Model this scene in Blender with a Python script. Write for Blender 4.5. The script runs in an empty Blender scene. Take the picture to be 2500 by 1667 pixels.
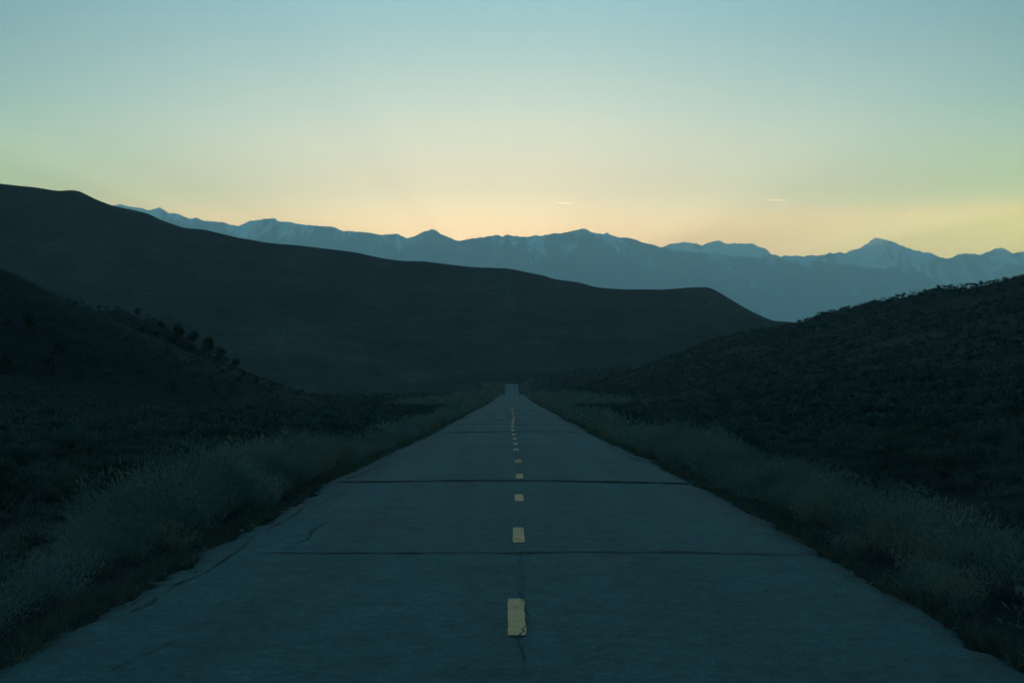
import bpy, math, random
import numpy as np

# ---------------------------------------------------------------- camera, sky, sun, exposure
sc = bpy.context.scene
R = math.radians
COL = sc.collection
SUN_ELEVATION, SUN_AZIMUTH = R(2.2), R(-0.4)          # azimuth measured from +Y (the way the road runs)

cam_data = bpy.data.cameras.new('camera')
cam_data.lens = 50.0
cam_data.sensor_width = 36.0
cam_data.clip_start = 0.2
cam_data.clip_end = 200000.0
cam = bpy.data.objects.new('camera', cam_data)
COL.objects.link(cam)
cam.location = (0.0, 0.0, 1.7)
cam.rotation_euler = (R(90 + 1.508), 0, 0)
sc.camera = cam

world = bpy.data.worlds.new('World')
sc.world = world
world.use_nodes = True
wn, wl = world.node_tree.nodes, world.node_tree.links
bg = wn['Background']
sky = wn.new('ShaderNodeTexSky')
sky.sky_type = 'NISHITA'
sky.sun_disc = False
sky.sun_elevation = SUN_ELEVATION
sky.sun_rotation = SUN_AZIMUTH
sky.altitude = 1500
sky.air_density = 1.0
sky.dust_density = 0.45
sky.ozone_density = 0.9
# dusk colour of the air: warm at the horizon, teal further up, deep blue overhead
tc = wn.new('ShaderNodeTexCoord')
sep = wn.new('ShaderNodeSeparateXYZ')
wl.new(tc.outputs['Generated'], sep.inputs[0])
def sky_ramp(stops):
    r = wn.new('ShaderNodeValToRGB')
    r.color_ramp.interpolation = 'B_SPLINE'
    e = r.color_ramp.elements
    while len(e) < len(stops):
        e.new(0.5)
    for el, (p, c) in zip(e, stops):
        el.position = p
        el.color = (*c, 1)
    wl.new(sep.outputs['Z'], r.inputs[0])
    return r.outputs[0]
toward_sun = sky_ramp([(0.000, (0.719, 0.547, 0.408)), (0.070, (0.719, 0.547, 0.408)), (0.105, (0.719, 0.547, 0.408)), (0.118, (0.598, 0.530, 0.448)), (0.132, (0.441, 0.408, 0.391)), (0.150, (0.422, 0.406, 0.412)), (0.187, (0.352, 0.424, 0.457)), (0.258, (0.091, 0.281, 0.410)), (0.500, (0.180, 0.540, 0.660)), (1.000, (0.160, 0.600, 0.740))])
aside = sky_ramp([(0.000, (1.500, 0.861, 0.170)), (0.070, (1.500, 0.861, 0.170)), (0.105, (1.500, 0.861, 0.170)), (0.118, (0.568, 0.573, 0.216)), (0.132, (0.420, 0.519, 0.242)), (0.150, (0.408, 0.526, 0.323)), (0.187, (0.179, 0.347, 0.377)), (0.258, (0.033, 0.152, 0.206)), (0.500, (0.180, 0.540, 0.660)), (1.000, (0.160, 0.600, 0.740))])
# share of the colour away from the sun: 0 in the sun's direction, 1 from about 25 degrees to either side and all round
flat = wn.new('ShaderNodeVectorMath'); flat.operation = 'MULTIPLY'; flat.inputs[1].default_value = (1, 1, 0)
wl.new(tc.outputs['Generated'], flat.inputs[0])
unit = wn.new('ShaderNodeVectorMath'); unit.operation = 'NORMALIZE'
wl.new(flat.outputs[0], unit.inputs[0])
dot = wn.new('ShaderNodeVectorMath'); dot.operation = 'DOT_PRODUCT'
dot.inputs[1].default_value = (math.sin(SUN_AZIMUTH), math.cos(SUN_AZIMUTH), 0)
wl.new(unit.outputs[0], dot.inputs[0])
away = wn.new('ShaderNodeMapRange')
away.inputs['From Min'].default_value = 1.0; away.inputs['From Max'].default_value = 0.92
wl.new(dot.outputs['Value'], away.inputs[0])
air = wn.new('ShaderNodeMix'); air.data_type = 'RGBA'
wl.new(away.outputs[0], air.inputs[0]); wl.new(toward_sun, air.inputs[6]); wl.new(aside, air.inputs[7])
# the half of the sky opposite the sun keeps an even dusk blue down to the horizon
opposite = sky_ramp([(0.0, (.26, .44, .52)), (0.2, (.22, .46, .57)), (0.5, (.18, .54, .66)), (1.0, (.16, .60, .74))])
behind = wn.new('ShaderNodeMapRange'); behind.interpolation_type = 'SMOOTHSTEP'
behind.inputs['From Min'].default_value = 0.75; behind.inputs['From Max'].default_value = -0.2
wl.new(dot.outputs['Value'], behind.inputs[0])
dome = wn.new('ShaderNodeMix'); dome.data_type = 'RGBA'
wl.new(behind.outputs[0], dome.inputs[0]); wl.new(air.outputs[2], dome.inputs[6]); wl.new(opposite, dome.inputs[7])
mul = wn.new('ShaderNodeMix')
mul.data_type = 'RGBA'
mul.blend_type = 'MULTIPLY'
mul.inputs[0].default_value = 1.0
wl.new(sky.outputs[0], mul.inputs[6])
wl.new(dome.outputs[2], mul.inputs[7])
wl.new(mul.outputs[2], bg.inputs[0])
bg.inputs[1].default_value = 0.15

sun_data = bpy.data.lights.new('sun', 'SUN')
sun_data.energy = 1.0
sun_data.angle = R(0.53)
sun_data.color = (1.0, 0.72, 0.42)
sun = bpy.data.objects.new('sun', sun_data)
COL.objects.link(sun)
sun.location = (0, 0, 60)
sun.rotation_euler = (R(-90) + SUN_ELEVATION, 0, -SUN_AZIMUTH)  # shines from ahead, from behind the mountains

sc.view_settings.view_transform = 'Standard'
sc.view_settings.look = 'None'
sc.view_settings.exposure = 2.05
sc.view_settings.gamma = 1.0
sc.view_settings.use_curve_mapping = False
sc.cycles.use_denoising = True
sc.cycles.max_bounces = 6
sc.cycles.volume_bounces = 3

# ---------------------------------------------------------------- numpy noise
def _hash(ix, iy, seed):
    n = (ix.astype(np.int64) * 374761393 + iy.astype(np.int64) * 668265263 + seed * 1442695041) & 0x7fffffff
    n = ((n ^ (n >> 13)) * 1274126177) & 0x7fffffff
    return ((n ^ (n >> 16)) & 0xffff) / 65535.0

def vnoise(x, y, seed=0):
    x = np.asarray(x, float); y = np.asarray(y, float)
    ix = np.floor(x); iy = np.floor(y)
    fx = x - ix; fy = y - iy
    u = fx * fx * fx * (fx * (fx * 6 - 15) + 10); v = fy * fy * fy * (fy * (fy * 6 - 15) + 10)
    a = _hash(ix, iy, seed); b = _hash(ix + 1, iy, seed)
    c = _hash(ix, iy + 1, seed); d = _hash(ix + 1, iy + 1, seed)
    return (a * (1 - u) + b * u) * (1 - v) + (c * (1 - u) + d * u) * v

def fbm(x, y, seed=0, octaves=5, gain=0.5):
    s = np.zeros(np.broadcast(x, y).shape); a = 1.0; t = 0.0
    for k in range(octaves):
        s = s + a * vnoise(np.asarray(x) * 2 ** k + 17.3 * k, np.asarray(y) * 2 ** k - 9.1 * k, seed + k)
        t += a; a *= gain
    return s / t

def ridged(x, y, seed=0, octaves=4, gain=0.5):
    s = np.zeros(np.broadcast(x, y).shape); a = 1.0; t = 0.0
    for k in range(octaves):
        n = vnoise(np.asarray(x) * 2 ** k + 5.7 * k, np.asarray(y) * 2 ** k + 3.3 * k, seed + k)
        s = s + a * (1 - np.abs(2 * n - 1)); t += a; a *= gain
    return s / t

def smooth(t):
    t = np.clip(t, 0, 1)
    return t * t * (3 - 2 * t)

# ---------------------------------------------------------------- the lie of the land
ROAD_Y = np.array([-3000, 0, 25, 57, 90, 140, 197, 280, 350, 385, 480, 540, 593, 650, 692, 722, 800, 1000, 1400, 40000.0])
ROAD_Z = np.array([0, 0, 0, -.43, -.64, -1.1, -1.6, -1.95, -2.24, -2.75, -8, -7.4, -4.9, -2.2, -.7, -1.3, -8, -24, -32, -40.0])
HALF = 3.05                                            # half the width of the road

def road_z(y):
    y = np.asarray(y, float)
    z = (np.interp(y - 7, ROAD_Y, ROAD_Z) + np.interp(y, ROAD_Y, ROAD_Z) + np.interp(y + 7, ROAD_Y, ROAD_Z)) / 3
    roll = 0.028 * np.sin(y * 0.205 + 0.6) + 0.022 * np.sin(y * 0.093 + 2.0)
    return z + roll * smooth((y - 22) / 40) * (y < 1000)

# crest lines of the two near hills: (x, y, height)
RIGHT_CREST = np.array([(150, -160, 30), (118, -20, 26), (104, 90, 24), (92, 160, 22), (80, 220, 20.0), (70, 268, 18.4), (60, 305, 15.0), (55, 420, 15.2), (40, 520, 14.6), (25, 620, 8.6), (14, 700, 4.8), (12, 800, 1.0), (20, 950, -6)], float)
RIGHT_WIDTH = np.array([140, 108, 94, 82, 70, 60, 50, 45, 30, 18, 9.4, 8, 12], float)
LEFT_CREST = np.array([(-240, 40, 42), (-150, 110, 31), (-95, 150, 22.5), (-61, 170, 16.8), (-56, 180, 13.4), (-50, 192, 11.9), (-48.5, 200, 10.6), (-46.5, 207, 6.2), (-44, 216, 2.4), (-40.5, 226, .3), (-34, 240, 0)], float)
LEFT_WIDTH = np.array([115, 82, 62, 42, 34, 25, 20, 16, 13, 11, 10], float)

def crest_height(x, y, crest, width, shape):
    """height of a hill with the given crest line: falls off with the distance from that line"""
    best = np.full(np.shape(x), 1e9); zc = np.zeros(np.shape(x)); wc = np.ones(np.shape(x))
    for k in range(len(crest) - 1):
        a, b = crest[k], crest[k + 1]
        dx, dy = b[0] - a[0], b[1] - a[1]
        t = np.clip(((x - a[0]) * dx + (y - a[1]) * dy) / (dx * dx + dy * dy), 0, 1)
        d = np.hypot(x - a[0] - t * dx, y - a[1] - t * dy)
        w = width[k] + t * (width[k + 1] - width[k])
        m = d / w < best
        best = np.where(m, d / w, best); zc = np.where(m, a[2] + t * (b[2] - a[2]), zc); wc = np.where(m, w, wc)
    f = np.clip(1 - best, 0, 1)
    return zc * np.where(f > 0, f ** shape, 0)

def ground_z(x, y):
    x = np.asarray(x, float); y = np.asarray(y, float)
    ax = np.abs(x)
    base = road_z(y)
    plain = np.interp(y, ROAD_Y, ROAD_Z)
    z = base + (plain - base) * smooth((ax - 6) / 30)
    edge = smooth((ax - HALF) / 0.9)
    near = (ax < 900) & (y < 1800) & (y > -900)
    out = edge * (-0.10 + 0.16 * (fbm(x * .45, y * .45, 3, 3) - .5) + 0.5 * smooth((ax - 6) / 20) * (fbm(x * .05, y * .05, 8, 4) - .5))
    out = out + (1 - edge) * -0.075
    r = crest_height(x, y, RIGHT_CREST, RIGHT_WIDTH, 1.18)
    l = crest_height(x, y, LEFT_CREST, LEFT_WIDTH, 1.3)
    # the far side of the right hill runs on as high rolling ground
    h = r + l
    rough = (fbm(x * .035, y * .035, 21, 4) - .5) * np.minimum(h, 12) * .22 + (fbm(x * .22, y * .22, 31, 3) - .5) * np.minimum(h, 3) * .2
    return z + np.where(near, out, 0) + h + rough * smooth((ax - 6) / 8)

# ---------------------------------------------------------------- mesh and tag helpers
def new_mesh(name, verts, faces, smooth_shade=False, mats=(), tint=None, uv=None):
    """faces: (n,3) or (n,4) integer array"""
    verts = np.ascontiguousarray(verts, np.float32); faces = np.ascontiguousarray(faces, np.int32)
    me = bpy.data.meshes.new(name)
    n, k = faces.shape
    me.vertices.add(len(verts)); me.vertices.foreach_set('co', verts.ravel())
    me.loops.add(n * k); me.loops.foreach_set('vertex_index', faces.ravel())
    me.polygons.add(n); me.polygons.foreach_set('loop_start', np.arange(0, n * k, k, dtype=np.int32))
    me.update(calc_edges=True)
    me.polygons.foreach_set('use_smooth', np.full(n, smooth_shade))
    if tint is not None:
        at = me.attributes.new('tint', 'FLOAT', 'POINT'); at.data.foreach_set('value', np.ascontiguousarray(tint, np.float32))
    if uv is not None:
        ul = me.uv_layers.new(name='UVMap')
        ul.data.foreach_set('uv', np.ascontiguousarray(uv[faces.ravel()], np.float32).ravel())
    for m in mats:
        me.materials.append(m)
    return me

def link(name, data, parent=None, label=None, cat=None, group=None, kind=None, loc=None, rotz=None, scale=None):
    o = bpy.data.objects.new(name, data)
    COL.objects.link(o)
    if parent: o.parent = parent
    if label: o['label'] = label
    if cat: o['category'] = cat
    if group: o['group'] = group
    if kind: o['kind'] = kind
    if loc is not None: o.location = loc
    if rotz is not None: o.rotation_euler = (0, 0, rotz)
    if scale is not None: o.scale = scale if hasattr(scale, '__len__') else (scale,) * 3
    return o

def grid_faces(nu, nv):
    i = np.arange(nu * nv).reshape(nu, nv)
    return np.stack([i[:-1, :-1], i[1:, :-1], i[1:, 1:], i[:-1, 1:]], -1).reshape(-1, 4)

# ---------------------------------------------------------------- materials
def base_mat(name, rough=0.9, spec=0.3):
    m = bpy.data.materials.new(name); m.use_nodes = True
    b = m.node_tree.nodes['Principled BSDF']
    b.inputs['Roughness'].default_value = rough
    b.inputs['Specular IOR Level'].default_value = spec
    return m, m.node_tree.nodes, m.node_tree.links, b

def node(ns, t, **kw):
    n = ns.new(t)
    for k, v in kw.items():
        if isinstance(k, str) and hasattr(n, k): setattr(n, k, v)
        else: n.inputs[k].default_value = v
    return n

def noise(ns, ls, vec, scale, detail=5, rough=0.55, dist=0.0):
    n = ns.new('ShaderNodeTexNoise')
    n.inputs['Scale'].default_value = scale; n.inputs['Detail'].default_value = detail
    n.inputs['Roughness'].default_value = rough; n.inputs['Distortion'].default_value = dist
    if vec is not None: ls.new(vec, n.inputs['Vector'])
    return n.outputs['Fac']

def cramp(ns, ls, fac, stops):
    r = ns.new('ShaderNodeValToRGB')
    e = r.color_ramp.elements
    while len(e) < len(stops): e.new(0.5)
    for el, (p, c) in zip(e, stops):
        el.position = p; el.color = (*c, 1) if hasattr(c, '__len__') else (c, c, c, 1)
    ls.new(fac, r.inputs[0])
    return r.outputs[0]

def mixc(ns, ls, fac, a, b, blend='MIX'):
    m = ns.new('ShaderNodeMix'); m.data_type = 'RGBA'; m.blend_type = blend
    for s, v in ((0, fac), (6, a), (7, b)):
        if isinstance(v, (int, float)): m.inputs[s].default_value = v if s == 0 else (v, v, v, 1)
        elif hasattr(v, '__len__'): m.inputs[s].default_value = (*v, 1)
        else: ls.new(v, m.inputs[s])
    return m.outputs[2]

def bump(ns, ls, b, h, strength, dist):
    n = ns.new('ShaderNodeBump'); n.inputs['Strength'].default_value = strength; n.inputs['Distance'].default_value = dist
    ls.new(h, n.inputs['Height']); ls.new(n.outputs[0], b.inputs['Normal'])

def objco(ns):
    return ns.new('ShaderNodeTexCoord').outputs['Object']

def mat_asphalt():
    m, ns, ls, b = base_mat('weathered_asphalt', 0.78, 0.16)
    co = objco(ns)
    big = noise(ns, ls, co, 0.35, 5, 0.6)
    col = cramp(ns, ls, big, [(0.3, (.015, .063, .063)), (0.7, (.021, .081, .081))])
    mp = node(ns, 'ShaderNodeMapping'); mp.inputs['Scale'].default_value = (1.5, .06, 1); ls.new(co, mp.inputs[0])
    wheel = noise(ns, ls, mp.outputs[0], 1.0, 4, .5)
    col = mixc(ns, ls, 1.0, col, cramp(ns, ls, wheel, [(.3, .78), (.7, 1.16)]), 'MULTIPLY')
    for scale, lo, hi in ((2.4, .74, 1.2), (7, .74, 1.28), (18, .62, 1.42), (60, .5, 1.6)):
        f = noise(ns, ls, co, scale, 4, .68, .4 if scale < 5 else 0)
        col = mixc(ns, ls, 1.0, col, cramp(ns, ls, f, [(.28, lo), (.5, 1.0), (.74, hi)]), 'MULTIPLY')
    # soil washed over the edges
    sp = ns.new('ShaderNodeSeparateXYZ'); ls.new(co, sp.inputs[0])
    ab = node(ns, 'ShaderNodeMath', operation='ABSOLUTE'); ls.new(sp.outputs['X'], ab.inputs[0])
    dn = noise(ns, ls, co, 1.7, 7, .72)
    sc_ = node(ns, 'ShaderNodeMath', operation='MULTIPLY'); ls.new(dn, sc_.inputs[0]); sc_.inputs[1].default_value = 1.3
    ad = node(ns, 'ShaderNodeMath', operation='ADD'); ls.new(ab.outputs[0], ad.inputs[0]); ls.new(sc_.outputs[0], ad.inputs[1])
    mr = node(ns, 'ShaderNodeMapRange'); mr.inputs['From Min'].default_value = 3.38; mr.inputs['From Max'].default_value = 3.78
    ls.new(ad.outputs[0], mr.inputs[0])
    col = mixc(ns, ls, mr.outputs[0], col, (.017, .024, .022))
    ls.new(col, b.inputs['Base Color'])
    bump(ns, ls, b, f, .6, .012)
    return m

def mat_simple(name, c0, c1, scale, rough=.9, detail=5, b_str=0, b_dist=.02):
    m, ns, ls, b = base_mat(name, rough)
    f = noise(ns, ls, objco(ns), scale, detail, .6)
    ls.new(cramp(ns, ls, f, [(.3, c0), (.7, c1)]), b.inputs['Base Color'])
    if b_str: bump(ns, ls, b, f, b_str, b_dist)
    return m

def mat_paint():
    m, ns, ls, b = base_mat('worn_yellow_paint', .8, .2)
    co = objco(ns)
    f = noise(ns, ls, co, 7, 6, .7)
    g = noise(ns, ls, co, 42, 5, .75)
    c = mixc(ns, ls, 1.0, cramp(ns, ls, f, [(.3, (.76, .31, .125)), (.65, (.97, .41, .18))]), cramp(ns, ls, g, [(.3, .72), (.6, 1.04)]), 'MULTIPLY')
    ad = node(ns, 'ShaderNodeMath', operation='ADD'); ls.new(f, ad.inputs[0]); ls.new(g, ad.inputs[1])
    bare = node(ns, 'ShaderNodeMapRange'); bare.inputs['From Min'].default_value = .84; bare.inputs['From Max'].default_value = .74
    ls.new(ad.outputs[0], bare.inputs[0])
    c = mixc(ns, ls, bare.outputs[0], c, (.05, .075, .07))
    ls.new(c, b.inputs['Base Color'])
    return m

def mat_ground():
    m, ns, ls, b = base_mat('dry_scrub_soil', .95, .1)
    co = objco(ns)
    a = noise(ns, ls, co, .11, 6, .6)
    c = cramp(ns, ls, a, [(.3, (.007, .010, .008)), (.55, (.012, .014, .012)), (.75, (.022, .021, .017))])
    f = noise(ns, ls, co, 1.3, 6, .7)
    c = mixc(ns, ls, 1.0, c, cramp(ns, ls, f, [(.32, .55), (.55, 1.0), (.75, 1.25)]), 'MULTIPLY')
    g = noise(ns, ls, co, 18, 4, .7)
    c = mixc(ns, ls, 1.0, c, cramp(ns, ls, g, [(.3, .65), (.6, 1.15)]), 'MULTIPLY')
    ls.new(c, b.inputs['Base Color'])
    bump(ns, ls, b, g, .6, .05)
    return m

def mat_ridge():
    m, ns, ls, b = base_mat('scrub_covered_slope', .95, .1)
    co = objco(ns)
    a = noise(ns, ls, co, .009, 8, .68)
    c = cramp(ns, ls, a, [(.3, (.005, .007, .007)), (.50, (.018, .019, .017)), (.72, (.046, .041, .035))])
    f = noise(ns, ls, co, .035, 6, .7)
    c = mixc(ns, ls, 1.0, c, cramp(ns, ls, f, [(.34, .62), (.55, 1.0), (.72, 1.3)]), 'MULTIPLY')
    v = node(ns, 'ShaderNodeTexVoronoi'); v.inputs['Scale'].default_value = .22; ls.new(co, v.inputs['Vector'])
    c = mixc(ns, ls, 1.0, c, cramp(ns, ls, v.outputs['Distance'], [(.15, .30), (.45, 1.25)]), 'MULTIPLY')
    ls.new(c, b.inputs['Base Color'])
    bump(ns, ls, b, f, .8, 6.0)
    return m

def mat_mountain(name, snow_lo, snow_hi, lo, hi):
    """bare granite with snow lying high up, in gullies and on shelves"""
    m, ns, ls, b = base_mat(name, .9, .2)
    co = objco(ns)
    sep = ns.new('ShaderNodeSeparateXYZ'); ls.new(co, sep.inputs[0])
    rock = cramp(ns, ls, noise(ns, ls, co, .0016, 8, .7), [(.3, (.075, .085, .095)), (.7, (.19, .195, .20))])
    mp = node(ns, 'ShaderNodeMapping'); mp.inputs['Scale'].default_value = (.0052, .0010, .0013); mp.inputs['Rotation'].default_value = (0, .45, 0)
    ls.new(co, mp.inputs[0])
    streak = noise(ns, ls, mp.outputs[0], 1.0, 8, .66, .8)
    patch = noise(ns, ls, co, .0015, 8, .66, .6)
    mr = node(ns, 'ShaderNodeMapRange'); mr.inputs['From Min'].default_value = snow_lo; mr.inputs['From Max'].default_value = snow_hi
    mr.inputs['To Min'].default_value = lo; mr.inputs['To Max'].default_value = hi
    ls.new(sep.outputs['Z'], mr.inputs[0])
    ad = node(ns, 'ShaderNodeMath', operation='ADD'); ls.new(streak, ad.inputs[0]); ls.new(patch, ad.inputs[1])
    ad2 = node(ns, 'ShaderNodeMath', operation='ADD'); ls.new(ad.outputs[0], ad2.inputs[0]); ls.new(mr.outputs[0], ad2.inputs[1])
    sm = node(ns, 'ShaderNodeMapRange'); sm.inputs['From Min'].default_value = 1.03; sm.inputs['From Max'].default_value = 1.20
    ls.new(ad2.outputs[0], sm.inputs[0])
    c = mixc(ns, ls, sm.outputs[0], rock, (.66, .71, .76))
    ls.new(c, b.inputs['Base Color'])
    return m

def mat_foliage(name, stops, source, translucent=.35):
    m, ns, ls, b = base_mat(name, .85, .15)
    if source == 'object':
        rnd = ns.new('ShaderNodeObjectInfo').outputs['Random']
    else:
        rnd = node(ns, 'ShaderNodeAttribute', attribute_name='tint').outputs['Fac']
    c = cramp(ns, ls, rnd, stops)
    f = noise(ns, ls, objco(ns), 7.0, 3, .6)
    c = mixc(ns, ls, 1.0, c, cramp(ns, ls, f, [(.3, .7), (.7, 1.25)]), 'MULTIPLY')
    ls.new(c, b.inputs['Base Color'])
    t = ns.new('ShaderNodeBsdfTranslucent'); ls.new(c, t.inputs['Color'])
    mx = ns.new('ShaderNodeMixShader'); mx.inputs[0].default_value = translucent
    out = ns['Material Output']
    ls.new(b.outputs[0], mx.inputs[1]); ls.new(t.outputs[0], mx.inputs[2]); ls.new(mx.outputs[0], out.inputs['Surface'])
    return m

RABBIT = [(0.0, (.085, .105, .078)), (.25, (.128, .146, .116)), (.5, (.155, .174, .156)), (.7, (.112, .130, .104)), (.85, (.182, .154, .104)), (1.0, (.196, .142, .088))]
SAGE = [(0.0, (.026, .038, .030)), (.4, (.044, .058, .047)), (.7, (.072, .088, .074)), (1.0, (.056, .058, .043))]
GRASS = [(0.0, (.085, .085, .056)), (.5, (.070, .078, .054)), (1.0, (.100, .082, .050))]
def mat_tar():
    m, ns, ls, b = base_mat('tar_seal', .97, .05)
    f = noise(ns, ls, objco(ns), 8, 5, .6)
    ls.new(cramp(ns, ls, f, [(.3, (.008, .012, .013)), (.7, (.016, .021, .022))]), b.inputs['Base Color'])
    return m

M = dict(
    asphalt=mat_asphalt(), paint=mat_paint(), ground=mat_ground(), ridge=mat_ridge(),
    tar=mat_tar(),
    crack=mat_simple('open_crack', (.006, .006, .006), (.013, .013, .012), 12),
    front=mat_mountain('rock_and_thin_snow', 1300, 2300, -.14, .16), back=mat_mountain('rock_and_deep_snow', 1300, 2250, -.02, .20),
    rabbit=mat_foliage('rabbitbrush_leaf', RABBIT, 'object'), sage=mat_foliage('sagebrush_leaf', SAGE, 'object'), grass=mat_foliage('dry_grass', GRASS, 'object'),
    rabbit_s=mat_foliage('rabbitbrush_mass', RABBIT, 'tint'), sage_s=mat_foliage('sagebrush_mass', SAGE, 'tint'), grass_s=mat_foliage('dry_grass_mass', GRASS, 'tint'),
    stem=mat_simple('grey_twig', (.075, .072, .062), (.14, .135, .12), 20), bark=mat_simple('juniper_bark', (.05, .04, .032), (.09, .075, .06), 9),
    juniper=mat_foliage('juniper_leaf', [(0, (.022, .032, .020)), (1, (.034, .044, .028))], 'object', .15),
    stone=mat_simple('road_edge_stone', (.05, .05, .05), (.11, .105, .10), 15),
)

# ---------------------------------------------------------------- ground sheet
def spaced(lo, hi, s, n):
    """n coordinates from lo to hi, close together round zero"""
    a, b = np.arcsinh(lo / s), np.arcsinh(hi / s)
    return s * np.sinh(np.linspace(a, b, n))

gx = np.unique(np.concatenate([spaced(-24500, 24500, 9.0, 250), [-HALF - .9, -HALF - .4, -HALF, HALF, HALF + .4, HALF + .9]]))
gy = np.concatenate([-spaced(0, 8000, 14, 40)[:0:-1], np.arange(0, 60, 1.0), np.arange(60, 320, 2.0), np.arange(320, 1100, 6.0), np.geomspace(1100, 28600, 60)])
GX, GY = np.meshgrid(gx, gy, indexing='ij')
gz = ground_z(GX, GY)
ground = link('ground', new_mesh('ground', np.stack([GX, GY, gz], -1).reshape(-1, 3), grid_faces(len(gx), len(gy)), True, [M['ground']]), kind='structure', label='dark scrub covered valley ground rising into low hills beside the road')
LOWEST = float(gz.min())

# ---------------------------------------------------------------- road with worn edges, dashes, seams and cracks
rng = np.random.default_rng(5)
ry = np.concatenate([np.arange(-40, 6, 1.0), np.arange(6, 40, .12), np.arange(40, 130, .35), np.arange(130, 380, 1.2), np.arange(380, 1000, 4)])

def edge(y, side):
    ragged = .20 * (fbm(y * .25, y * 0 + side * 7, 41, 3) - .5) + .22 * (fbm(y * 1.3, y * 0 + side * 3, 47, 5, .7) - .5) + .12 * (fbm(y * 6.0, y * 0 + side, 53, 2) - .5)
    if side < 0: ragged = ragged * 1.35
    return side * (HALF + ragged)

across = np.array([0, .006, .02, .06, .12, .2, .3, .4, .5, .6, .7, .8, .88, .94, .98, .994, 1.0])
le, re_ = edge(ry, -1), edge(ry, 1)
RX = le[:, None] + (re_ - le)[:, None] * across[None]
RYY = np.repeat(ry[:, None], len(across), 1)

def surf_z(x, y):
    t = np.clip(np.abs(x) / HALF, 0, 1.15)
    return road_z(y) + 0.035 * (1 - t * t) + .012 * (fbm(np.asarray(x) * .6, np.asarray(y) * .25, 71, 3) - .5)

RZ = surf_z(RX, RYY)
RZ[:, 0] -= .11; RZ[:, -1] -= .11; RZ[:, 1] -= .012; RZ[:, -2] -= .012
road = link('road', new_mesh('road', np.stack([RX, RYY, RZ], -1).reshape(-1, 3), grid_faces(len(ry), len(across)), True, [M['asphalt']]), kind='structure', label='straight grey two lane asphalt road with crumbling edges')

def strip(name, xs, ys, halfw, mat, lift, along='y', label=None):
    """a thin flat ribbon laid on the road surface along the given points"""
    xs = np.asarray(xs, float); ys = np.asarray(ys, float); hw = np.broadcast_to(halfw, xs.shape)
    if along == 'y': a, b = (xs - hw, ys), (xs + hw, ys)
    else: a, b = (xs, ys + hw), (xs, ys - hw)
    za = np.maximum(surf_z(*a), surf_z(*b)) + lift
    v = np.concatenate([np.stack([a[0], a[1], za], -1), np.stack([b[0], b[1], za], -1)])
    n = len(xs); i = np.arange(n - 1)
    return link(name, new_mesh(name, v, np.stack([i, i + n, i + n + 1, i + 1], -1), True, [mat]), road, label)

DASHES = [(9.4, 10.96, 0.03), (14.74, 16.24, 0.07), (19.78, 21.04, 0.1), (24.58, 25.9, 0.13), (30.0, 31.36, 0.13), (36.22, 37.82, 0.11), (41.26, 42.86, 0.1), (46.98, 48.58, 0.09), (52.4, 54.0, 0.06), (57.48, 59.08, 0.04), (61.7, 63.3, 0.02), (66.34, 67.94, 0.03), (70.94, 72.54, 0.03), (74.88, 76.48, 0.06), (79.3, 80.9, 0.09), (83.5, 85.1, 0.11)]
last = DASHES[-1][0]
DASHES = DASHES + [(last + 5.1 * k, last + 5.1 * k + 1.5, .11 - .012 * k) for k in range(1, 10)] + [(600 + 9 * k, 604.5 + 9 * k, .0) for k in range(11)]
for y0, y1, x in DASHES:
    if y0 < 60: y0, y1 = y0 * .984, y1 * .984
    n = max(3, int((y1 - y0) / .12))
    ys = np.linspace(y0, y1, n)
    w = .061 * (1 + .10 * (rng.random(n) - .5))
    w[0] *= .9; w[-1] *= .85
    strip('lane_dash', x + .008 * (rng.random(n) - .5), ys, w, M['paint'], .008)
def seam(y, x0, x1, half, wob, mat, name, skew=0.0, seed=0):
    xs = np.arange(x0, x1, .035)
    yy = y + skew * xs + wob * (fbm(xs * .5, xs * 0 + seed, 61 + seed, 6, .62) - .5)
    w = half * (.15 + 1.5 * fbm(xs * 3.3, xs * 0 + seed, 67 + seed, 4, .7) ** 1.5) * smooth((xs - x0) / .5) ** .5 * smooth((x1 - xs) / .5) ** .5
    strip(name, xs, yy, w, mat, .009, 'x')

SEAMS = [(13.75, -2.55, 2.9, .042, .4, 'crack', -.01), (23.6, -3.02, 3.02, .15, .3, 'tar', -.055), (38.4, -2.9, 2.2, .07, .7, 'crack', .02),
         (31.0, -2.4, .2, .03, .8, 'crack', .0), (55.6, -2.9, 2.95, .30, .9, 'tar', .03), (66.2, -2.95, 2.95, .20, 1.1, 'tar', -.02), (76.8, -2.0, 2.95, .22, 1.4, 'tar', .05),
         (91.6, -2.95, 2.9, .30, 1.4, 'tar', .0), (112.4, -2.9, 2.9, .40, 1.8, 'tar', .06), (169.0, -2.9, 2.9, .8, 2.5, 'tar', .0), (216.0, -2.9, 2.9, .9, 2.5, 'tar', .0), (262.0, -2.9, 2.9, 1.0, 3, 'tar', 0)]
for k, (y, x0, x1, hw, wob, kind, skew) in enumerate(SEAMS):
    seam(y, x0, x1, hw, wob, M[kind], 'tar_seam' if kind == 'tar' else 'crack', skew, k)

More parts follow.
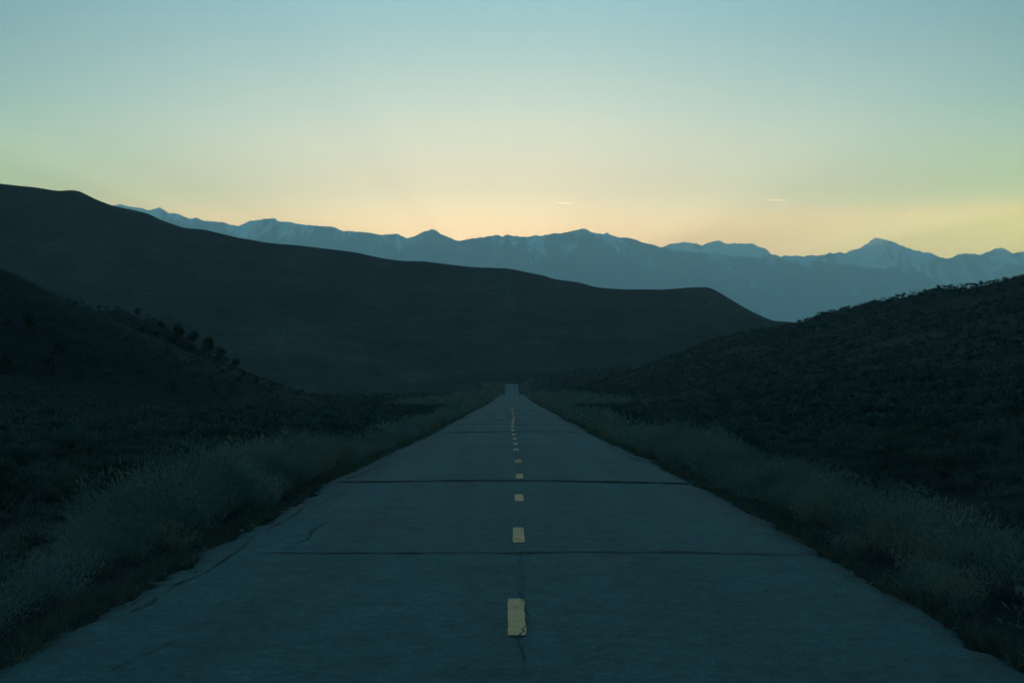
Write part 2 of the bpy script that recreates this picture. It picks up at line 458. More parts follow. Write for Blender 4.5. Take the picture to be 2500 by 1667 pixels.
def crack_line(pts, half, seed):
    pts = np.array(pts, float)
    s = np.concatenate([[0], np.cumsum(np.hypot(*np.diff(pts, axis=0).T))])
    t = np.arange(0, s[-1], .025)
    x = np.interp(t, s, pts[:, 0]) + .16 * (fbm(t * 1.9, t * 0, 81 + seed, 6, .68) - .5)
    y = np.interp(t, s, pts[:, 1]) + .25 * (fbm(t * 1.1, t * 0, 85 + seed, 4) - .5)
    w = half * (.05 + 1.5 * fbm(t * 4.1, t * 0, 89 + seed, 4, .7) ** 2) * smooth(t / .3) * smooth((s[-1] - t) / .3)
    strip('crack', x, y, w, M['crack'], .009, 'y')

CRACKS = [([(-2.28, 14.2), (-2.15, 15.0), (-2.22, 16.2), (-2.12, 17.0)], .016), ([(-2.78, 10.2), (-2.74, 11.5), (-2.68, 13.2), (-2.78, 15.4)], .016), ([(-2.35, 8.0), (-2.2, 9.0), (-2.1, 9.8)], .008),
          ([(-2.6, 22.3), (-2.52, 21.0), (-2.62, 19.4), (-2.5, 18.4)], .018), ([(-2.75, 16.0), (-2.72, 18.0), (-2.8, 20.0)], .024), ([(-2.35, 25), (-2.5, 27), (-2.6, 30)], .022),
          ([(-2.85, 24.5), (-2.7, 27.5), (-2.78, 31), (-2.65, 34)], .035), ([(-2.6, 34), (-2.5, 38), (-2.62, 44)], .04), ([(2.75, 30), (2.68, 35), (2.8, 42)], .035),
          ([(-2.14, 15.1), (-2.35, 15.5), (-2.55, 15.3)], .010), ([(-2.55, 19.5), (-2.3, 19.9), (-2.1, 19.7)], .012), ([(-2.66, 12.4), (-2.5, 12.6), (-2.36, 12.4)], .010), ([(.10, 24.5), (.14, 28), (.10, 33), (.12, 37)], .016), ([(.06, 8), (.10, 11), (.07, 14)], .007)]
for k, (p, hw) in enumerate(CRACKS):
    crack_line(p, hw, k)

# crumbled lumps of asphalt along the left edge
def lump_mesh(seed):
    r = np.random.default_rng(seed)
    import bmesh
    bm = bmesh.new(); bmesh.ops.create_icosphere(bm, subdivisions=1, radius=1)
    for v in bm.verts: v.co *= r.uniform(.7, 1.2); v.co.z *= .6
    me = bpy.data.meshes.new('stone'); bm.to_mesh(me); bm.free(); me.materials.append(M['stone'])
    return me
lumps = [lump_mesh(k) for k in range(4)]
sv, sf = [], []
for k in range(420):
    side = -1 if rng.random() < .72 else 1
    y = rng.uniform(9, 75); x = side * (HALF + abs(rng.normal(0, .16)) - .05)
    me = lumps[k % 4]; s = rng.uniform(.008, .028) * (1 + y / 55)
    v = np.empty(len(me.vertices) * 3, np.float32); me.vertices.foreach_get('co', v)
    f = np.empty(len(me.polygons) * 3, np.int32); me.polygons.foreach_get('vertices', f)
    z = max(float(ground_z(x, y)), float(surf_z(x, y)) if abs(x) < HALF else -99) + s * .2
    sf.append(f.reshape(-1, 3) + sum(len(q) for q in sv)); sv.append(v.reshape(-1, 3) * s + (x, y, z))
link('gravel', new_mesh('gravel', np.concatenate(sv), np.concatenate(sf), False, [M['stone']]), kind='stuff', label='loose dark crumbs of asphalt and stone along the road edges', cat='gravel')

# ---------------------------------------------------------------- middle ridge and the far ranges
RIDGE = np.array([(-740.8, 1290, 165.6), (-667.7, 1301, 181.0), (-593.2, 1313, 187.4), (-536.4, 1321, 187.0), (-478.8, 1330, 184.5), (-449.5, 1334, 182.2), (-427.9, 1336, 178.4), (-414.2, 1338, 179.9), (-408.3, 1339, 178.8), (-394.4, 1341, 171.6), (-378.6, 1343, 165.7), (-356.7, 1346, 161.5), (-344.7, 1347, 158.4), (-334.7, 1348, 153.2), (-312.7, 1351, 145.2), (-294.5, 1353, 144.2), (-264.2, 1357, 136.7), (-231.6, 1361, 131.7), (-190.7, 1366, 128.4), (-148.9, 1367, 123.0), (-127.2, 1358, 117.3), (-105.8, 1350, 113.3), (-82.5, 1340, 112.5), (-38.9, 1322, 106.1), (-2.4, 1307, 103.3), (29.3, 1294, 95.9), (37.1, 1290, 92.5), (60.3, 1280, 88.7), (75.6, 1273, 83.6), (101.9, 1261, 80.9), (131.4, 1248, 80.0), (156.6, 1236, 81.2), (169.1, 1230, 81.5), (174.4, 1228, 79.5), (188.6, 1222, 69.8), (202.6, 1217, 60.6), (221.7, 1209, 50.6), (240.6, 1202, 49.5), (264.2, 1192, 40.0), (297.2, 1178, 23.3), (345.1, 1158, 8.8), (406.1, 1130, -0.0)], float)
FRONT = np.array([(-10818.4, 18838, 2308.4), (-9033.3, 18148, 2307.2), (-7984.6, 18291, 2196.6), (-7251.5, 18860, 2357.3), (-6647.0, 19457, 2384.1), (-6172.1, 19845, 2370.9), (-5656.0, 20127, 2463.1), (-5578.0, 20157, 2482.2), (-5441.6, 20200, 2444.3), (-5401.3, 20211, 2451.8), (-5302.3, 20235, 2438.5), (-5183.9, 20256, 2407.6), (-5039.2, 20273, 2453.0), (-4904.3, 20280, 2376.3), (-4798.6, 20279, 2370.0), (-4596.7, 20265, 2278.3), (-4500.8, 20252, 2295.5), (-4397.7, 20234, 2256.3), (-4045.0, 20143, 2211.7), (-3886.4, 20088, 2163.8), (-3727.1, 20025, 2214.7), (-3527.4, 19936, 2235.3), (-3320.9, 19832, 2241.9), (-3254.3, 19797, 2189.4), (-3048.5, 19681, 2170.6), (-2936.1, 19614, 2133.2), (-2778.1, 19517, 2122.6), (-2426.7, 19288, 2062.3), (-2298.3, 19202, 2012.0), (-2139.3, 19094, 1983.2), (-1691.4, 18793, 1905.9), (-1539.5, 18695, 1918.9), (-1383.5, 18599, 1846.4), (-1264.9, 18529, 1873.5), (-1124.0, 18451, 1927.7), (-1048.3, 18412, 1937.7), (-984.6, 18380, 1920.3), (-869.6, 18326, 1839.0), (-675.9, 18248, 1778.1), (-523.7, 18199, 1795.6), (-372.5, 18161, 1811.3), (-277.7, 18143, 1840.1), (-160.9, 18128, 1836.3), (-122.1, 18125, 1818.8), (-88.8, 18123, 1835.8), (72.1, 18121, 1821.2), (99.9, 18122, 1810.2), (216.5, 18132, 1808.4), (327.8, 18148, 1838.3), (613.5, 18219, 1870.1), (846.2, 18306, 1918.2), (903.4, 18331, 1943.3), (960.9, 18357, 1940.4), (1041.8, 18396, 1893.9), (1181.6, 18469, 1882.2), (1234.5, 18498, 1908.3), (1281.6, 18525, 1867.4), (1562.3, 18694, 1844.4), (1769.5, 18828, 1805.8), (1980.2, 18969, 1772.8), (2200.6, 19119, 1724.7), (2861.1, 19553, 1743.5), (3019.5, 19649, 1694.9), (3311.8, 19814, 1700.0), (4128.8, 20161, 1661.9), (4351.1, 20219, 1676.6), (4826.6, 20279, 1618.2), (5341.7, 20232, 1572.3), (5420.3, 20213, 1604.3), (5614.0, 20153, 1614.3), (5746.8, 20100, 1521.5), (6034.1, 19951, 1353.3), (6411.3, 19684, 1146.6), (6822.5, 19313, 977.2), (7333.6, 18804, 778.8), (7979.8, 18306, 618.1), (9663.8, 18311, 450.1)], float)
BACK = np.array([(179.0, 24365, 2090.1), (1095.9, 24862, 2246.8), (1883.2, 25212, 2201.3), (2359.5, 25355, 2314.7), (2652.4, 25410, 2366.3), (2896.4, 25435, 2411.5), (3091.7, 25440, 2458.7), (3246.8, 25435, 2423.2), (3404.6, 25421, 2393.1), (3534.3, 25403, 2443.5), (3712.0, 25368, 2471.2), (3839.3, 25337, 2424.7), (4068.2, 25266, 2410.2), (4264.4, 25191, 2384.5), (4400.5, 25131, 2309.7), (4485.7, 25091, 2290.6), (4577.2, 25046, 2186.8), (4840.9, 24904, 2159.1), (4943.4, 24844, 2173.8), (5024.8, 24795, 2146.0), (5159.4, 24713, 2157.7), (5365.6, 24583, 2135.1), (5454.6, 24526, 2164.0), (5556.3, 24462, 2180.8), (5641.3, 24408, 2208.9), (5699.9, 24372, 2180.2), (5810.6, 24304, 2189.0), (6008.7, 24188, 2277.1), (6161.5, 24105, 2387.3), (6252.7, 24059, 2365.8), (6429.7, 23977, 2324.8), (6635.2, 23898, 2232.9), (6769.4, 23855, 2170.5), (6953.3, 23810, 2108.1), (7289.4, 23765, 2027.0), (7462.5, 23760, 2067.4), (7737.0, 23777, 2090.6), (7893.3, 23798, 2077.9), (8131.6, 23845, 2187.9), (8267.5, 23879, 2172.7), (8434.3, 23927, 2118.5), (8637.6, 23994, 2146.4), (9048.5, 24149, 2249.0), (9582.3, 24379, 2165.9), (10318.4, 24712, 2331.7), (11063.0, 25027, 2185.2), (11968.3, 25322, 2327.1), (13397.1, 25385, 2177.6)], float)

xs = np.unique(np.concatenate([np.arange(-740, 400, 4.0)]))
cy = np.interp(xs, RIDGE[:, 0], RIDGE[:, 1]); cz = np.interp(xs, RIDGE[:, 0], RIDGE[:, 2])
k3 = np.array([1, 2, 1.]) / 4
cz = np.convolve(np.pad(cz, 1, 'edge'), k3, 'valid') + 1.2 * (fbm(xs * .02, xs * 0, 15, 4) - .5)
foot = 765 + .08 * np.abs(xs) + 40 * (fbm(xs * .004, xs * 0, 19, 3) - .5)
vv = np.concatenate([np.linspace(0, 1, 150), 1 + np.linspace(.02, 1, 24)])
V = np.repeat(vv[None], len(xs), 0); X = np.repeat(xs[:, None], len(vv), 1)
fr = np.clip(V, 0, 1)
Y = foot[:, None] + (cy - foot)[:, None] * V
X = X * (1 - (1 - fr) * .30)                            # the foot is narrower than the crest
low = np.interp(Y, ROAD_Y, ROAD_Z) - 14
prof = .55 * fr + .45 * fr ** 1.9
Z = low + (cz[:, None] - low) * prof
body = np.sin(np.pi * np.clip(fr, 0, 1)) ** .7
warp = X + 150 * (fbm(X * .004, Y * .003, 25, 3) - .5) + .35 * Y
gul = ridged(warp * .0085, Y * .0022, 27, 4, .5)
Z -= body * (1 - gul) * (10 + 24 * (1 - fr)) * np.clip(cz[:, None] / 135, .35, 1)
Z += body * 7 * (fbm(X * .02, Y * .02, 29, 4) - .5)
backside = np.clip(V - 1, 0, 1)
Z = np.where(V > 1, cz[:, None] + (low - cz[:, None]) * smooth(backside) - 4 * backside, Z)
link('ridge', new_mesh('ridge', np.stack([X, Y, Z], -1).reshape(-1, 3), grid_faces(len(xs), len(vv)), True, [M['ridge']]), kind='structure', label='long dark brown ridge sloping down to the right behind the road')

def far_range(name, crest, depth, behind, mat, label, seed, rough, power):
    xs = np.arange(crest[0, 0], crest[-1, 0], 18.0)
    cy = np.interp(xs, crest[:, 0], crest[:, 1]); cz = np.interp(xs, crest[:, 0], crest[:, 2])
    cz = cz + rough * (fbm(xs * .006, xs * 0, seed, 4, .7) - .5) + rough * .6 * (ridged(xs * .011, xs * 0, seed + 4, 3, .6) - .6)
    vv = np.concatenate([np.linspace(0, 1, 70), 1 + np.linspace(.03, 1, 10)])
    V = np.repeat(vv[None], len(xs), 0); X = np.repeat(xs[:, None], len(vv), 1); fr = np.clip(V, 0, 1)
    Y = np.where(V <= 1, cy[:, None] - depth * (1 - V), cy[:, None] + behind * (V - 1))
    zc = cz[:, None]
    Z = -60 + (zc + 60) * fr ** power
    wx = X + 900 * (fbm(X * .0007, Y * .0007, seed + 9, 3) - .5)
    spur = ridged(wx * .0011, Y * .00035, seed + 11, 5, .55)
    Z -= (4 * fr * (1 - fr)) ** .8 * (1 - spur) * zc * .52
    Z += 4 * fr * (1 - fr) * 60 * (fbm(X * .004, Y * .004, seed + 15, 4) - .5)
    Z = np.where(V > 1, zc * (1 - .75 * smooth(V - 1)) - 60 * smooth(V - 1), Z)
    Z = np.maximum(Z, -60)
    return link(name, new_mesh(name, np.stack([X, Y, Z], -1).reshape(-1, 3), grid_faces(len(xs), len(vv)), True, [mat]), kind='structure', label=label)

far_range('mountain_range', FRONT, 6200, 3100, M['front'], 'hazy blue mountain range with thin snow streaks behind the ridge', 101, 38, 1.25)
far_range('snowy_mountains', BACK, 4300, 1500, M['back'], 'farther pale snow covered peaks showing above the hazy range at right', 131, 70, 1.1)

# ---------------------------------------------------------------- plants
def blades(rng, n, rad, h, lean, w, seg=3, curl=1.6, hmin=.55):
    r = rad * np.sqrt(rng.random(n)); az = rng.random(n) * 2 * np.pi
    base = np.stack([r * np.cos(az) * .55, r * np.sin(az) * .55, np.zeros(n)], -1)
    out = az + rng.normal(0, .5, n)
    L = h * rng.uniform(hmin, 1, n); ln = lean * (.25 + .9 * r / rad) * rng.uniform(.6, 1.3, n)
    sa = rng.random(n) * np.pi
    side = np.stack([np.cos(sa), np.sin(sa), np.zeros(n)], -1)
    V = []
    for k in range(seg + 1):
        t = k / seg
        p = base + np.stack([np.cos(out) * ln * t ** curl * L, np.sin(out) * ln * t ** curl * L, L * t * (1 - .18 * ln * t)], -1)
        ww = (w * (1 - .75 * t))
        V.append(p - side * ww / 2); V.append(p + side * ww / 2)
    V = np.stack(V, 1)                                  # n, 2(seg+1), 3
    m = 2 * (seg + 1)
    i = (np.arange(n) * m)[:, None]; k = np.arange(seg)[None] * 2
    F = np.stack([i + k, i + k + 1, i + k + 3, i + k + 2], -1).reshape(-1, 4)
    return V.reshape(-1, 3), F

def flakes(rng, pos, direc, length, width):
    n = len(pos)
    d = direc / np.linalg.norm(direc, axis=1, keepdims=True)
    q = rng.normal(0, 1, (n, 3)); s = np.cross(d, q); s /= np.linalg.norm(s, axis=1, keepdims=True) + 1e-9
    L = np.broadcast_to(length, n)[:, None]; W = np.broadcast_to(width, n)[:, None]
    V = np.stack([pos - s * W * .25, pos + d * L * .5 - s * W * .5, pos + d * L, pos + d * L * .45 + s * W * .5], 1)
    F = np.arange(n * 4).reshape(n, 4)
    return V.reshape(-1, 3), F

def join(parts):
    V, F, o = [], [], 0
    for v, f in parts:
        V.append(v); F.append(f + o); o += len(v)
    return np.concatenate(V), np.concatenate(F)

def rabbitbrush(seed, detail=1.0):
    """upright feathery shrub, about 0.7 m: (stems, foliage)"""
    r = np.random.default_rng(seed)
    ns_ = int(40 * detail); nf = int(820 * detail); big = 1 / detail ** .5
    st = blades(r, ns_, .34, .56, .75, .007 * big, 3)
    az = r.random(nf) * 2 * np.pi; rr = np.sqrt(r.random(nf)); t = r.uniform(.25, 1.0, nf) ** .75
    hh = .62 * (1 - .38 * rr ** 2) * t * (1 + .18 * np.sin(az * 2 + seed * 1.7))
    rad = (.14 + .34 * t) * rr * (1 + .25 * np.sin(az * 3 + seed))
    pos = np.stack([rad * np.cos(az), rad * np.sin(az), hh], -1)
    d = np.stack([np.cos(az) * rr * .9, np.sin(az) * rr * .9, np.ones(nf)], -1) + r.normal(0, .38, (nf, 3))
    fo = flakes(r, pos, d, r.uniform(.03, .085, nf) * big ** .62, r.uniform(.008, .016, nf) * big ** 1.25)
    return st, fo

def sagebrush(seed, detail=1.0):
    """low rounded dome of small grey leaves, about 0.5 m"""
    r = np.random.default_rng(seed)
    ns_ = int(26 * detail) + 3; nf = int(560 * detail); big = 1 / detail ** .5
    st = blades(r, ns_, .30, .42, .95, .014 * big, 2)
    nl = 9
    lobe = np.stack([r.uniform(-.30, .30, nl), r.uniform(-.30, .30, nl), r.uniform(.20, .38, nl)], -1)
    c = lobe[r.integers(0, nl, nf)]
    v = r.normal(0, 1, (nf, 3)); v /= np.linalg.norm(v, axis=1, keepdims=True); v[:, 2] = np.abs(v[:, 2]) * .9 - .25
    pos = c + v * r.uniform(.07, .17, (nf, 1)); pos[:, 2] = np.maximum(pos[:, 2], .03)
    d = v + np.array([0, 0, .8]) + r.normal(0, .35, (nf, 3))
    fo = flakes(r, pos, d, r.uniform(.04, .085, nf) * big ** .68, r.uniform(.014, .026, nf) * big ** 1.22)
    return st, fo

def grass(seed, detail=1.0):
    """tuft of dry bunch grass, about 0.4 m"""
    r = np.random.default_rng(seed); big = 1 / detail ** .5
    return blades(r, int(130 * detail), .13, .46, .75, .0065 * big, 3, 1.9, .4)

def twig(seed):
    r = np.random.default_rng(seed)
    return blades(r, 14, .16, .62, .7, .011, 4, 1.3, .4)

VARIANTS = 6
def part_mesh(name, vf, mat): return new_mesh(name, vf[0], vf[1], False, [mat])
RB = [[part_mesh(n, p, M[m]) for n, p, m in zip(('stems', 'foliage'), rabbitbrush(200 + k), ('stem', 'rabbit'))] for k in range(VARIANTS)]
SB = [[part_mesh(n, p, M[m]) for n, p, m in zip(('stems', 'foliage'), sagebrush(300 + k), ('stem', 'sage'))] for k in range(VARIANTS)]
GR = [part_mesh('grass_tuft', grass(400 + k), M['grass']) for k in range(VARIANTS)]
TW = [part_mesh('twigs', twig(500 + k), M['stem']) for k in range(2)]

# where plants grow: (kind, x, y, size); first the roadside band, then the flats and hillsides
rng = np.random.default_rng(11)
def in_view(x, y, z=0, pad=1.06): return (y > 5) & (np.abs(x) < .36 * y * pad + .6)

def scatter(xlo, xhi, ylo, yhi, per_m2, side):
    n = int((xhi - xlo) * (yhi - ylo) * per_m2)
    x = side * rng.uniform(xlo, xhi, n); y = rng.uniform(ylo, yhi, n)
    m = in_view(x, y)
    return x[m], y[m]

plants = []
for side in (-1, 1):
    x, y = scatter(3.25, 5.0, 6, 150, 7.5, side)
    gap = (fbm(x * .9, y * .45, 177, 3) > .36) | (np.abs(x) < 3.6)
    x, y = x[gap], y[gap]
    ax = np.abs(x)
    size = np.interp(ax, [3.25, 3.6, 4.2, 5.0], [.38, .78, .92, .6]) * rng.uniform(.5, 1.25, len(x)) * (.30 + 1.35 * fbm(x * .5, y * .22, 171, 3))
    kind = np.where(rng.random(len(x)) < .17, 2, 0)
    kind = np.where((ax < 3.55) & (rng.random(len(x)) < .6), 2, kind)
    for k_, x_, y_, s_ in zip(kind, x, y, size): plants.append((int(k_), x_, y_, s_))
    x, y = scatter(4.6, 26, 9, 110, 1.6, side)
    clump = fbm(x * .28, y * .28, 181, 3)
    m = clump > .38
    for x_, y_, c_ in zip(x[m], y[m], clump[m]): plants.append((1, x_, y_, rng.uniform(.45, 1.15) * (.55 + .9 * c_)))
P = np.array(plants)
appear = P[:, 3] / P[:, 2] * np.where(P[:, 0] == 1, .8, 1.0) * np.where(np.abs(P[:, 1]) < .37 * P[:, 2], 1, .3)
order = np.argsort(-appear)
single, rest = [], []
count = {0: 0, 1: 0, 2: 0}; most = {0: 220, 1: 120, 2: 90}
for i in order:
    k = int(P[i, 0])
    if count[k] < most[k]: count[k] += 1; single.append(i)
    else: rest.append(i)

NTH = ['first', 'second', 'third', 'fourth', 'fifth', 'sixth', 'seventh', 'eighth', 'ninth', 'tenth', 'eleventh', 'twelfth']
KIND = {0: ('rabbitbrush', 'feathery rabbitbrush', 'shrub', 'rabbitbrush shrubs'), 1: ('sagebrush', 'round sagebrush', 'shrub', 'sagebrush shrubs'), 2: ('grass_tuft', 'dry grass tuft', 'grass tuft', 'grass tufts')}
dash_mid = np.array([(d[0] + d[1]) / 2 for d in DASHES[:12]])
cell = {}
for i in single:                                        # which verge, how far from the asphalt, level with which painted dash
    k, x, y, s = int(P[i, 0]), *P[i, 1:]
    d = int(np.argmin(np.abs(dash_mid - y)))
    off = abs(x) - HALF
    where = 'at the road edge' if off < .62 else 'off the asphalt' if off < 1.3 else 'behind the verge' if off < 3.5 else 'on open ground'
    side_of = 'just past' if y > dash_mid[d] else 'just before'
    cell.setdefault((k, x < 0, (d, side_of), where), []).append(i)
for (k, left, d, where), members in cell.items():
    name, look, cat, plural = KIND[k]
    sd = 'left' if left else 'right'
    members = sorted(members, key=lambda i: -P[i, 3])
    for n, i in enumerate(members):
        x, y, s = P[i, 1:]
        rank = '' if len(members) == 1 else 'smallest ' if n == len(members) - 1 else ('largest ', 'second largest ', 'third largest ', 'fourth largest ', 'fifth largest ', 'sixth largest ')[n] if n < 6 else 'smaller '
        label = f'{rank}{look} {where}, {sd} side, {d[1]} the {NTH[d[0]]} dash'
        group = f'{plural} on the {sd} of the road'
        z = float(ground_z(x, y)) - .03
        sz = (s * rng.uniform(.85, 1.15), s * rng.uniform(.85, 1.15), s * rng.uniform(.85, 1.15))
        if k == 2:
            link(name, GR[rng.integers(VARIANTS)], None, label, cat, group, None, (x, y, z), rng.random() * 6.28, sz)
            continue
        root = link(name, None, None, label, cat, group, None, (x, y, z), rng.random() * 6.28, sz)
        root.empty_display_size = .2
        for me in (RB if k == 0 else SB)[rng.integers(VARIANTS)]:
            link(me.name.split('.')[0], me, root)

for (x, y, s, lab) in ((4.25, 12.0, 1.0, 'spray of bare pale twigs on the right verge near the camera'), (3.75, 15.2, .9, 'bare pale twigs leaning out over the right road edge')):
    link('bare_twigs', TW[int(x > 4)], None, lab, 'twigs', 'bare twig sprays on the right verge', None, (x, y, float(ground_z(x, y)) - .02), 1.0, s)

def mass(name, variants, idx_xyzs, mat, label, cat, rot_seed):
    """one joined mesh of many small plants nobody could count"""
    r = np.random.default_rng(rot_seed)
    arr = np.asarray(idx_xyzs, float)
    which = r.integers(0, len(variants), len(arr))
    VV, FF, TT, o = [], [], [], 0
    for k, (v, f) in enumerate(variants):
        a = arr[which == k]; n = len(a)
        if not n: continue
        th = r.random(n) * 6.283; c, s = np.cos(th)[:, None], np.sin(th)[:, None]
        sc_ = a[:, 3][:, None]
        wide = sc_ * r.uniform(.85, 1.25, (n, 1))
        x = (v[None, :, 0] * c - v[None, :, 1] * s) * wide + a[:, 0][:, None]
        y = (v[None, :, 0] * s + v[None, :, 1] * c) * wide + a[:, 1][:, None]
        z = v[None, :, 2] * sc_ + a[:, 2][:, None]
        VV.append(np.stack([x, y, z], -1).reshape(-1, 3))
        FF.append((f[None] + (np.arange(n) * len(v))[:, None, None]).reshape(-1, 4) + o)
        TT.append(np.repeat(r.random(n), len(v))); o += n * len(v)
    return link(name, new_mesh(name, np.concatenate(VV), np.concatenate(FF), False, [mat], tint=np.concatenate(TT)), kind='stuff', label=label, cat=cat)

R_ = P[rest]
Rz = ground_z(R_[:, 1], R_[:, 2]) - .03
def rows(m): return np.stack([R_[m, 1], R_[m, 2], Rz[m], R_[m, 3]], -1)
close = R_[:, 2] < 48
mid_r = [join(rabbitbrush(600 + k, .32)) for k in range(5)]; far_r = [join(rabbitbrush(620 + k, .06)) for k in range(5)]
mid_s = [join(sagebrush(640 + k, .25)) for k in range(5)]; far_s = [join(sagebrush(660 + k, .05)) for k in range(5)]
mid_g = [grass(680 + k, .2) for k in range(4)]
mass('roadside_growth', mid_r, rows((R_[:, 0] == 0) & close), M['rabbit_s'], 'dense feathery shrubs filling the verges close to the road', 'undergrowth', 1)
mass('distant_roadside_growth', far_r, rows((R_[:, 0] == 0) & ~close), M['rabbit_s'], 'dense shrubs along both verges far down the road', 'undergrowth', 2)
mass('verge_grass', mid_g, rows(R_[:, 0] == 2), M['grass_s'], 'dry grass scattered through both verges', 'grass', 3)
wx = rng.choice([-1, 1], 1500, p=[.55, .45]); wy = 7 + 80 * rng.random(1500) ** 1.6; wx = wx * (HALF + rng.normal(.10, .13, 1500))
a = np.stack([wx, wy, ground_z(wx, wy) + .02, rng.uniform(.12, .48, 1500)], -1)
mass('edge_weeds', [grass(690 + k, .14) for k in range(5)], a, M['grass_s'], 'small weeds and dry grass growing into the broken road edges', 'weeds', 9)
mass('flat_scrub', mid_s, rows((R_[:, 0] == 1) & close), M['sage_s'], 'low sagebrush scattered over the flats beside the verges', 'scrub', 4)
mass('distant_flat_scrub', far_s, rows((R_[:, 0] == 1) & ~close), M['sage_s'], 'low sagebrush on the flats further off', 'scrub', 5)

# roadside growth down to the far crest, and scrub over the hillsides
def field(n, xlo, xhi, ylo, yhi, keep, smin, smax):
    x = rng.uniform(xlo, xhi, n); y = rng.uniform(ylo, yhi, n)
    m = in_view(x, y) & (np.abs(x) > 3.5) & keep(x, y)
    x, y = x[m], y[m]
    return np.stack([x, y, ground_z(x, y) - .04, rng.uniform(smin, smax, len(x))], -1)

a = field(8000, -14, 14, 150, 720, lambda x, y: rng.random(len(x)) < np.interp(np.abs(x), [3.5, 7, 14], [1, .9, .5]), .7, 1.5)
mass('far_verge_scrub', [join(rabbitbrush(630 + k, .03)) for k in range(6)], a, M['rabbit_s'], 'scrub bordering the road as far as its last crest', 'scrub', 6)
tiny_s = [join(sagebrush(700 + k, .022)) for k in range(8)]
for v, f in tiny_s: v[:, 2] -= .13
a = np.concatenate([field(21000, 6, 130, 28, 330, lambda x, y: (fbm(x * .12, y * .12, 191, 3) > .33) & (np.abs(x) > 7), .45, 1.2), field(7000, 6, 110, 330, 760, lambda x, y: (np.abs(x) > 8), 1.0, 2.0)])
mass('hill_scrub', tiny_s, a, M['sage_s'], 'clumpy dark sagebrush covering the hill right of the road', 'scrub', 7)
a = np.concatenate([field(15000, -110, -6, 60, 260, lambda x, y: fbm(x * .12, y * .12, 195, 3) > .33, .4, .95), field(6000, -200, -8, 250, 800, lambda x, y: y > 0, .9, 1.9)])
mass('valley_scrub', tiny_s, a, M['sage_s'], 'dark sagebrush over the flats and hill left of the road', 'scrub', 8)

# junipers on the left hill
def juniper(seed):
    r = np.random.default_rng(seed)
    seg, nr = 6, 7; V = []; ang = np.arange(nr) / nr * 2 * np.pi
    def tube(p0, p1, r0, r1, bend):
        vs = []
        for k in range(seg + 1):
            t = k / seg
            c = p0 + (p1 - p0) * t + bend * math.sin(math.pi * t)
            rad = r0 + (r1 - r0) * t
            vs.append(np.stack([c[0] + rad * np.cos(ang), c[1] + rad * np.sin(ang), np.full(nr, c[2])], -1))
        v = np.concatenate(vs); i = np.arange(nr); j = (i + 1) % nr
        f = np.concatenate([np.stack([i + k * nr, j + k * nr, j + (k + 1) * nr, i + (k + 1) * nr], -1) for k in range(seg)])
        return v, f
    limbs = [tube(np.array([0, 0, -.1]), np.array([.1, 0, 1.7]), .13, .04, np.array([.08, .03, 0]))]
    centres = []
    for k in range(13):
        a = r.random() * 6.28; h = r.uniform(.45, 2.05); rr = r.uniform(.15, .75) * (1.15 - .42 * h / 2)
        c = np.array([rr * math.cos(a), rr * math.sin(a), h]); centres.append(c)
        if k < 8: limbs.append(tube(np.array([.05, 0, max(.15, h - .55)]), c, .045, .015, np.array([0, 0, -.05])))
    centres = np.array(centres)
    n = 1100
    c = centres[r.integers(0, len(centres), n)]
    v = r.normal(0, 1, (n, 3)); v /= np.linalg.norm(v, axis=1, keepdims=True)
    pos = c + v * r.uniform(.08, .42, (n, 1)) * np.array([1, 1, .85])
    pos[:, 2] = np.maximum(pos[:, 2], .12)
    return join(limbs), flakes(r, pos, v + np.array([0, 0, .6]), r.uniform(.10, .22, n), r.uniform(.06, .12, n))

JU = [[part_mesh(n, p, M[m]) for n, p, m in zip(('trunk', 'crown'), juniper(800 + k), ('bark', 'juniper'))] for k in range(4)]
JUNIPERS = [
    (-50.1, 190.2, 1.03, 'small lone juniper at the top of the left hill skyline'),
    (-46.8, 190.2, 1.23, 'juniper just above the big junipers on the left hill shoulder'),
    (-47.8, 183.8, 0.88, 'low juniper below the lone one on the left hillside'),
    (-46.4, 185.2, 0.89, 'small dark juniper in the open left of the big junipers'),
    (-44.4, 189.0, 2.66, 'largest juniper, highest of the row down the left hill edge'),
    (-43.1, 192.0, 1.9, 'second juniper down the row on the left hill edge'),
    (-42.6, 188.5, 1.08, 'squat juniper under the second tree of the hill edge row'),
    (-40.7, 189.8, 2.86, 'tall juniper in the middle of the row down the left hill edge'),
    (-38.8, 189.8, 2.47, 'broad juniper near the lower end of the hill edge row'),
    (-37.8, 194.5, 1.42, 'juniper beside the broad one, lower on the left hill'),
    (-33.0, 163.0, 0.64, 'tiny dark juniper at the foot of the broad one'),
    (-31.0, 164.0, 1.19, 'juniper second from the foot of the left hill edge'),
    (-29.6, 165.0, 0.86, 'lowest juniper, at the foot of the left hill edge'),
    (-51.9, 153.2, 1.99, 'dark juniper high on the slope at the far left'),
    (-47.5, 149.2, 1.63, 'dark juniper in the middle of the left slope'),
    (-47.0, 144.0, 1.8, 'broad dark juniper low on the left slope'),
    (-49.8, 140.0, 1.89, 'dark juniper at the left picture edge')]
for k, (x, y, h, lab) in enumerate(JUNIPERS):
    s = h / 2.35
    root = link('juniper_tree', None, None, lab, 'juniper', 'dark junipers on the left hillside', None, (x, y, float(ground_z(x, y)) - .05), k * 2.1, (s * 1.25, s * 1.25, s))
    for me in JU[k % 4]:
        link(me.name.split('.')[0], me, root)

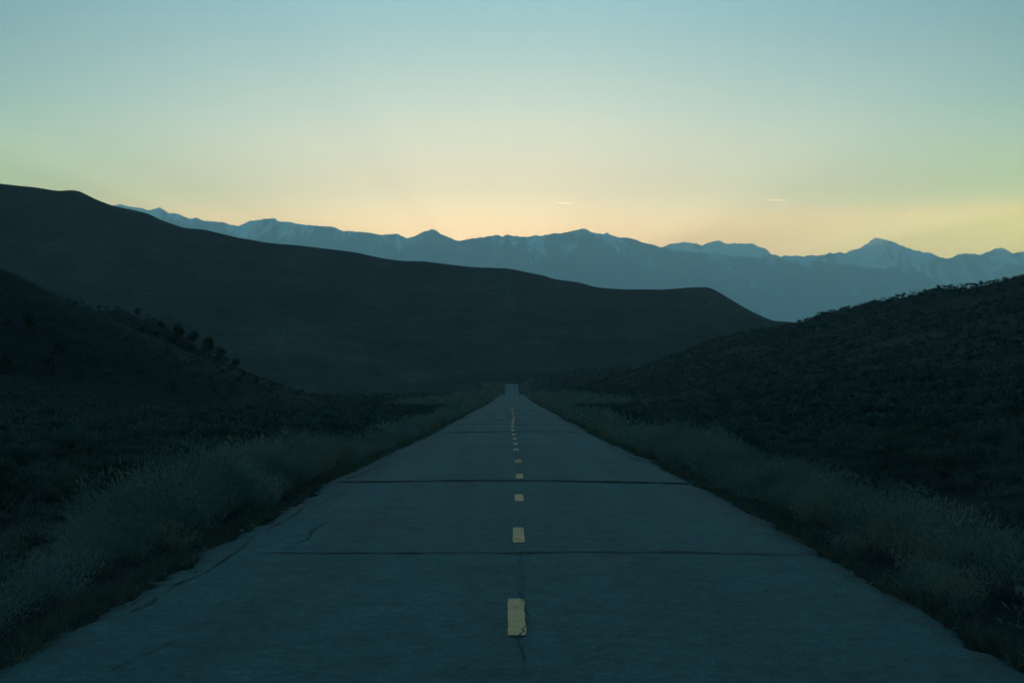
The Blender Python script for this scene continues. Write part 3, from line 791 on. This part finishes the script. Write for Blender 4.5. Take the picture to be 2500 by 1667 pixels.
# ---------------------------------------------------------------- contrails and haze
def mat_contrail():
    m = bpy.data.materials.new('ice_cloud'); m.use_nodes = True
    ns, ls = m.node_tree.nodes, m.node_tree.links
    ns.remove(ns['Principled BSDF'])
    v = ns.new('ShaderNodeVolumePrincipled')
    v.inputs['Color'].default_value = (1, .97, .92, 1); v.inputs['Density'].default_value = 0.014; v.inputs['Anisotropy'].default_value = .75
    ls.new(v.outputs[0], ns['Material Output'].inputs['Volume'])
    return m
M['contrail'] = mat_contrail()

def contrail(p0, p1, rad, label):
    p0, p1 = np.array(p0, float), np.array(p1, float)
    n, nr = 16, 10; ang = np.arange(nr) / nr * 2 * np.pi; vs = []
    for k in range(n + 1):
        t = k / n; r = rad * (math.sin(math.pi * (.04 + .92 * t)) ** .6) * (.85 + .3 * float(vnoise(k * .7, rad, 5)))
        c = p0 + (p1 - p0) * t
        vs.append(np.stack([np.full(nr, c[0]), c[1] + r * 1.4 * np.cos(ang), c[2] + r * np.sin(ang)], -1))
    v = np.concatenate(vs); i = np.arange(nr); j = (i + 1) % nr
    f = np.concatenate([np.stack([i + k * nr, j + k * nr, j + (k + 1) * nr, i + (k + 1) * nr], -1) for k in range(n)])
    v = np.concatenate([v, [p0], [p1]])
    caps = np.concatenate([np.stack([j, i, np.full(nr, len(v) - 2), np.full(nr, len(v) - 2)], -1)[:, :3], np.stack([i + n * nr, j + n * nr, np.full(nr, len(v) - 1)], -1)])
    tris = np.concatenate([f[:, [0, 1, 2]], f[:, [0, 2, 3]], caps])
    link('contrail', new_mesh('contrail', v, tris, True, [M['contrail']]), None, label, 'contrail', 'short contrails above the mountains')

contrail((1249, 40000, 4972), (1763, 40000, 4935), 14, 'short thin contrail just right of the bright glow above the peaks')
contrail((7114, 40000, 5059), (7825, 40000, 5022), 15, 'longer thin contrail high above the jagged peaks at right')
contrail((11069, 40000, 4618), (11375, 40000, 4680), 20, 'small rising contrail above the rightmost snowy peak')

HAZE_TOP = 2560.0
hx, hy0, hy1, hz0 = 24900.0, -8200.0, 29000.0, min(LOWEST, -60.0) - 1.0
hv = np.array([(-hx, hy0, hz0), (hx, hy0, hz0), (hx, hy1, hz0), (-hx, hy1, hz0), (-hx, hy0, HAZE_TOP), (hx, hy0, HAZE_TOP), (hx, hy1, HAZE_TOP), (-hx, hy1, HAZE_TOP)])
hf = np.array([(0, 3, 2, 1), (4, 5, 6, 7), (0, 1, 5, 4), (1, 2, 6, 5), (2, 3, 7, 6), (3, 0, 4, 7)])
hm = bpy.data.materials.new('thin_evening_haze'); hm.use_nodes = True
hn, hl = hm.node_tree.nodes, hm.node_tree.links
hn.remove(hn['Principled BSDF'])
pv = hn.new('ShaderNodeVolumePrincipled')
pv.inputs['Color'].default_value = (0.75, 0.95, 1.0, 1)
pv.inputs['Density'].default_value = 6.8e-5
pv.inputs['Anisotropy'].default_value = 0.58
hl.new(pv.outputs[0], hn['Material Output'].inputs['Volume'])
link('haze', new_mesh('haze', hv, hf, False, [hm]), kind='stuff', label='thin blue evening haze filling the valley', cat='haze')
